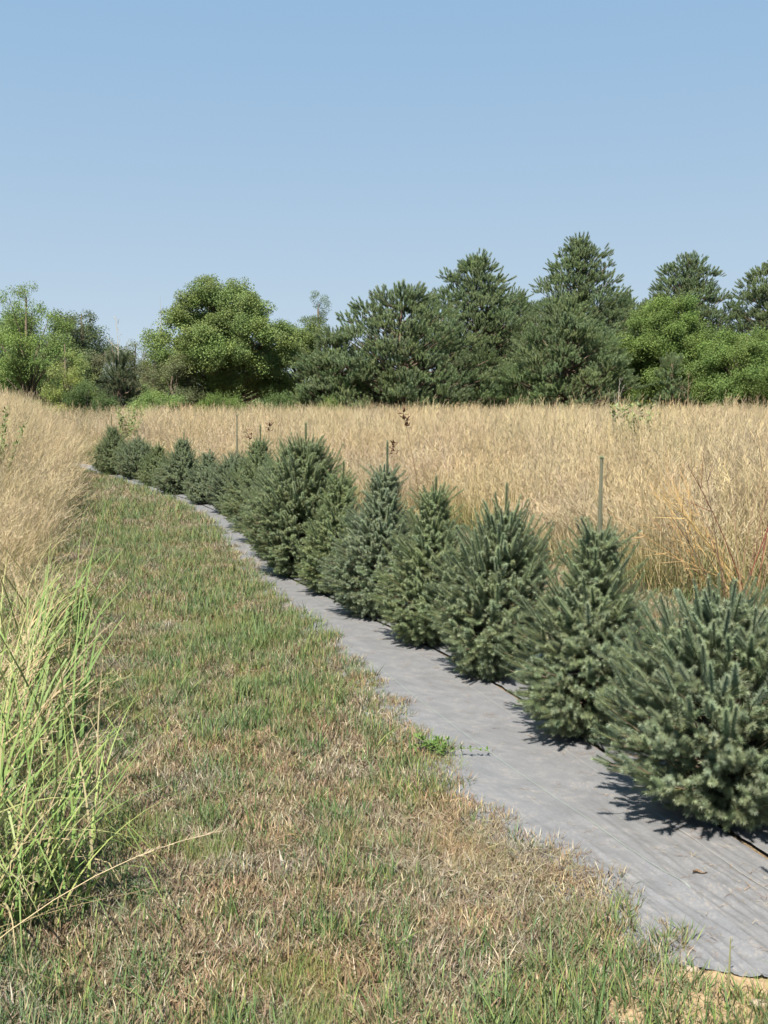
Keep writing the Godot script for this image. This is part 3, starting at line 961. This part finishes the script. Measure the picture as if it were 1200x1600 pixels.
	# undergrowth in front of the trees
	var sh := [[-14.5, 34.5, 2.0, 2.6, "far left, under the slender tree"], [-12.2, 34.0, 1.9, 2.4, "below the yellow green tree"], [-10.2, 35.0, 2.3, 2.6, "left of the big maple in front of the small evergreen"], [-8.4, 37.0, 2.2, 2.8, "under the left half of the big maple"], [-6.2, 39.0, 2.0, 2.6, "under the middle of the big maple"], [-4.2, 40.0, 2.0, 2.4, "under the right edge of the big maple"], [-16.8, 36.0, 2.6, 3.0, "at the left picture edge"], [-2.3, 41.5, 1.9, 2.0, "beside the first pine"], [5.6, 43.0, 1.9, 2.0, "between the two middle pines"]]
	for i in sh.size():
		var q: Array = sh[i]
		broadleaf("shrub", q[0], q[1], q[2], q[3], "green shrub %s" % q[4], [bright, Color(0.109, 0.167, 0.037), Color(0.078, 0.127, 0.037)][i % 3], 60 + i, 0.05, 1.0, 0.42, 1 if i % 2 == 0 else 2, "shrub", "shrubs along the tree line")
	# a far wood behind everything
	rng.seed = 500
	var bag := Bag.new()
	for i in 2600:
		var x := rf(-75, 75)
		var d := rf(105, 122)
		var top := 4.6 + 1.8 * noise.get_noise_1d(x * 0.22)
		var s := rf(2.2, 3.6)
		bag.put(Transform3D(Basis(Vector3.UP, rf(0, TAU)).scaled(Vector3(s, s, s)), Vector3(x, rf(0.3, top), -d)), tint(Color(0.150, 0.205, 0.075), 0.2))
	var o := copies("far_wood", S.leaf[0], M.leaf, bag, self)
	tag(o, "distant green wood seen through gaps in the tree line", "wood", "", "stuff")

# ---------------------------------------------------------------- weeds and shrubs
func weed(called: String, at: Vector3, h: float, stems: int, spread: float, leaf_l: float, leaf_col: Color, per: int, label: String, category: String, flower := Color(0, 0, 0), from := 0.25) -> void:
	var o := thing(called, at, label, category, "")
	var st := MB.new()
	var lf := MB.new()
	var fl := MB.new()
	for i in stems:
		var a := rf(0, TAU)
		var dir := Vector3(cos(a), 0, sin(a))
		var l := h * rf(0.8, 1.05)
		var pts := blade_pts(Vector3(rf(-0.04, 0.04), 0, rf(-0.04, 0.04)), dir, PI / 2 - rf(0.02, spread), l, rf(-0.1, 0.3), 6)
		st.tube(pts, 0.005, 0.002, 4, leaf_col.lerp(Color(0.132, 0.106, 0.053), 0.4), leaf_col)
		for k in per:
			var t := rf(from, 1.0) * 6.0
			var j := mini(int(t), 5)
			var p := pts[j].lerp(pts[j + 1], t - j)
			var dd := rdir()
			dd.y = rf(-0.1, 0.6)
			dd = dd.normalized()
			lf.leaf(p, dd, dd.cross(Vector3.UP).normalized(), leaf_l * rf(0.6, 1.2), leaf_l * rf(0.28, 0.42), tint(leaf_col, 0.25))
		if flower.r > 0.0:
			var fs := clampf(h, 0.2, 1.0)
			for k in 26:
				var p2 := pts[6] + rdir() * Vector3(0.03, 0.05, 0.03) * fs
				var dd2 := rdir()
				fl.tri(p2, p2 + dd2 * 0.014 * fs, p2 + dd2.cross(Vector3.UP) * 0.012 * fs, tint(flower, 0.2))
	part("stem", st.mesh(), M.bark, o, "stuff" if stems > 1 else "")
	if per > 0:
		part("foliage", lf.mesh(), M.leaf, o, "stuff")
	if flower.r > 0.0:
		part("flower_head", fl.mesh(), M.leaf, o, "stuff")

func stalks(called: String, at: Vector3, n: int, l0: float, l1: float, lean0: float, lean1: float, azim: float, az_spread: float, w: float, cols: Array, label: String, category: String) -> void:
	var o := thing(called, at, label, category, "")
	for i in n:
		var mb := MB.new()
		var a := azim + rf(-az_spread, az_spread)
		var dir := Vector3(cos(a), 0, sin(a))
		var c: Color = tint(cols[rng.randi() % cols.size()], 0.15)
		var pts := blade_pts(Vector3(rf(-0.12, 0.12), 0, rf(-0.12, 0.12)), dir, PI / 2 - rf(lean0, lean1), rf(l0, l1), rf(-0.25, 0.35), 6)
		mb.tube(pts, w, w * 0.35, 4, c, c)
		for k in 5:
			var j := rng.randi_range(2, 5)
			var p := pts[j]
			var ax := (pts[j + 1] - pts[j]).normalized()
			var g := (ax + rdir() * 0.7).normalized()
			mb.tube(PackedVector3Array([p, p + g * rf(0.1, 0.3)]), w * 0.45, w * 0.25, 3, c, c)
		part("stalk", mb.mesh(), M.bark, o)

func build_weeds() -> void:
	rng.seed = 321
	var orange := [Color(0.363, 0.238, 0.092), Color(0.396, 0.277, 0.119), Color(0.317, 0.211, 0.092)]
	stalks("dry_stalk_clump", Vector3(2.95, 0, -7.95), 9, 1.0, 1.6, 0.5, 1.05, PI, 0.5, 0.006, orange, "clump of orange tan stalks leaning left behind the bare leader", "dry weed")
	stalks("dry_stalk_clump", Vector3(2.6, 0, -8.15), 9, 0.9, 1.3, 0.15, 0.6, PI, 1.2, 0.005, orange, "upright orange tan stalks left of the red stemmed shrub", "dry weed")
	stalks("red_stem_shrub", Vector3(2.78, 0, -7.75), 11, 0.9, 1.35, 0.05, 0.5, 0.5, PI, 0.006, [Color(0.145, 0.092, 0.059), Color(0.198, 0.132, 0.073), Color(0.132, 0.033, 0.026)], "thin dark reddish twig shrub at right edge of the prairie", "shrub")
	stalks("brown_twig_shrub", Vector3(3.2, 0, -7.55), 12, 0.9, 1.3, 0.05, 0.5, 0.5, PI, 0.005, [Color(0.198, 0.132, 0.073), Color(0.277, 0.198, 0.106)], "brown twig shrub cut by the right picture edge", "shrub")
	weed("goldenrod", Vector3(3.35, 0, -14.0), 1.62, 10, 0.2, 0.12, Color(0.17, 0.22, 0.085), 70, "tall green weed with small yellow flowers rising from the prairie", "weed", Color(0.363, 0.297, 0.033), 0.35)
	weed("goldenrod", Vector3(3.85, 0, -14.4), 1.55, 3, 0.12, 0.10, Color(0.18, 0.22, 0.09), 40, "thin weed with one yellow bloom, right of the taller green weed", "weed", Color(0.429, 0.343, 0.033), 0.35)
	bare_tree(5.1, 22.0, 2.15, "leafless pale twiggy sapling above the prairie at right", 71, Color(0.264, 0.244, 0.211), "bare_sapling", "sapling", 0.5, 0.55, 6)
	bare_tree(9.6, 32.0, 2.6, "thin brown bare shrub against the bright green tree", 72, Color(0.198, 0.145, 0.092), "bare_sapling", "sapling", 0.5, 0.5, 7)
	for q in [[0.5, 12.0, 1.50, "brown seed head on a stalk above the middle of the prairie"], [0.13, 12.6, 1.27, "lower brown seed head left of the taller one"], [-2.15, 16.0, 1.42, "dark brown dried flower beside the stake like leader"], [-1.95, 16.4, 1.34, "dark brown dried flower right of the stake like leader"]]:
		weed("dried_weed", Vector3(q[0], 0, -q[1]), q[2], 1, 0.1, 0.10, Color(0.099, 0.050, 0.026), 16, q[3], "dried weed", Color(0, 0, 0), 0.86)
	weed("leafy_sapling", Vector3(-6.9, 0, -27.0), 1.62, 9, 0.3, 0.11, Color(0.15, 0.215, 0.07), 60, "bright green leafy sapling at the far end of the spruce row", "sapling")
	weed("leafy_sapling", Vector3(-4.72, 0, -12.0), 1.5, 9, 0.3, 0.07, Color(0.14, 0.2, 0.07), 70, "leafy green bush poking in at the left picture edge", "sapling", Color(0, 0, 0), 0.5)

func seed_stalk(at: Vector3, to: Vector3, sag: float, label: String) -> void:
	var o := thing("seed_stalk", at, label, "grass stalk", "dry stalks leaning over the path")
	var d := to - at
	var pts := PackedVector3Array()
	for k in 9:
		var u := k / 8.0
		pts.append(d * u + Vector3(0, sag * 4.0 * u * (1.0 - u), 0))
	var mb := MB.new()
	mb.tube(pts, 0.0022, 0.0009, 4, Color(0.277, 0.224, 0.119), Color(0.330, 0.277, 0.185))
	part("stem", mb.mesh(), M.bark, o)
	var h := MB.new()
	for k in 46:
		var u := rf(0.72, 1.0) * 8.0
		var j := mini(int(u), 7)
		var p := pts[j].lerp(pts[j + 1], u - j)
		var g := (d.normalized() + rdir() * 0.45).normalized()
		h.ribbon(PackedVector3Array([p, p + g * rf(0.008, 0.02)]), 0.0022, 0.0008, g.cross(Vector3(0.2, 0.3, 0.9)).normalized(), tint(Color(0.304, 0.251, 0.165), 0.2), tint(Color(0.330, 0.277, 0.198), 0.2))
	part("seed_head", h.mesh(), M.straw, o, "stuff")

func build_small() -> void:
	rng.seed = 654
	seed_stalk(Vector3(-1.25, 0, -2.35), Vector3(-0.41, 0.52, -2.45), 0.10, "long pale stalk slanting across the lower left of the path")
	seed_stalk(Vector3(-1.5, 0, -3.6), Vector3(-1.02, 0.78, -3.7), 0.10, "pale stalk rising among the arching green blades at left")
	seed_stalk(Vector3(-1.75, 0, -4.6), Vector3(-1.36, 0.95, -4.6), 0.08, "tall pale stalk behind the arching green blades at left")
	# creeping weed at the fabric edge
	var o := thing("creeping_weed", Vector3(0.24, 0.01, -4.42), "bright green creeping weed trailing onto the grey cloth", "weed", "")
	var st := MB.new()
	var lf := MB.new()
	for i in 10:
		var a := rf(-0.4, TAU * 0.6)
		var l := rf(0.06, 0.14)
		if i == 0:
			a = -0.05
			l = 0.24
		var dir := Vector3(cos(a), 0, -sin(a) * 0.6)
		var pts := blade_pts(Vector3(rf(-0.05, 0.05), 0.02, rf(-0.05, 0.05)), dir, rf(0.35, 1.1) if i > 0 else 0.25, l, 0.7 if i > 0 else 0.45, 6)
		st.tube(pts, 0.0018, 0.001, 3, Color(0.106, 0.132, 0.046), Color(0.106, 0.132, 0.046))
		for j in range(1, 7):
			for k in 4:
				var dd := (rdir() + Vector3.UP * 0.5).normalized()
				lf.leaf(pts[j], dd, dd.cross(Vector3(0.2, 0.9, 0.1)).normalized(), rf(0.016, 0.028), rf(0.009, 0.014), tint(Color(0.086, 0.158, 0.033), 0.2))
	part("stem", st.mesh(), M.bark, o, "stuff")
	part("foliage", lf.mesh(), M.leaf, o, "stuff")
	# flower stem by the cut end of the cloth
	weed("flower_stem", Vector3(0.93, 0.01, -2.58), 0.15, 1, 0.25, 0.015, Color(0.106, 0.112, 0.053), 6, "thin stem with a small yellow bud by the cut cloth end", "weed", Color(0.277, 0.251, 0.053))
	# dry tuft rooted in the cloth
	var t := thing("dry_tuft", Vector3(0.85, 0.018, -2.92), "tiny dry grass tuft growing through the cloth near its cut end", "grass tuft", "")
	part("blades", tuft(34, 0.012, 0.012, 0.03, 0.002, 1.2, [TAN, PALE, BROWN]), M.straw, t, "stuff")
	# dead curled leaf
	var lm := MB.new()
	for k in 6:
		var a0 := -0.045 + 0.015 * k
		lm.ribbon(PackedVector3Array([Vector3(a0, 0.006 + 0.006 * sin(k * 1.1), -0.007), Vector3(a0, 0.002, 0), Vector3(a0, 0.007 + 0.005 * cos(k * 0.9), 0.007)]), 0.0155, 0.0155, Vector3.RIGHT, Color(0.106, 0.073, 0.046), Color(0.132, 0.099, 0.066))
	var dl := part("dead_leaf", lm.mesh(), M.bark, self)
	dl.position = Vector3(1.07, 0.024, -3.24)
	dl.scale = Vector3(0.55, 1, 0.8)
	tag(dl, "small dark curled leaf lying on the grey cloth", "leaf")
	# stones in the soil
	for q in [[0.86, 2.66, 0.016, "pale stone at the cut cloth end beside dry turf"], [0.99, 2.5, 0.017, "pale flat stone lying in the bare sandy soil"]]:
		var sp := SphereMesh.new()
		sp.radius = q[2]
		sp.height = q[2] * 1.3
		sp.radial_segments = 9
		sp.rings = 5
		var stt := SurfaceTool.new()
		var arr := sp.get_mesh_arrays()
		var vv: PackedVector3Array = arr[Mesh.ARRAY_VERTEX]
		stt.begin(Mesh.PRIMITIVE_TRIANGLES)
		for k in arr[Mesh.ARRAY_INDEX]:
			var p: Vector3 = vv[k]
			p *= 1.0 + 0.35 * noise.get_noise_3dv(p * 60.0)
			stt.add_vertex(Vector3(p.x * 1.5, p.y, p.z))
		stt.generate_normals()
		var sm := StandardMaterial3D.new()
		sm.albedo_color = Color(0.24, 0.2, 0.15).linear_to_srgb()
		sm.roughness = 0.9
		var so := part("stone", stt.commit(), sm, self)
		so.position = Vector3(q[0], 0.022, -q[1])
		tag(so, q[3], "stone", "stones at the cloth end")
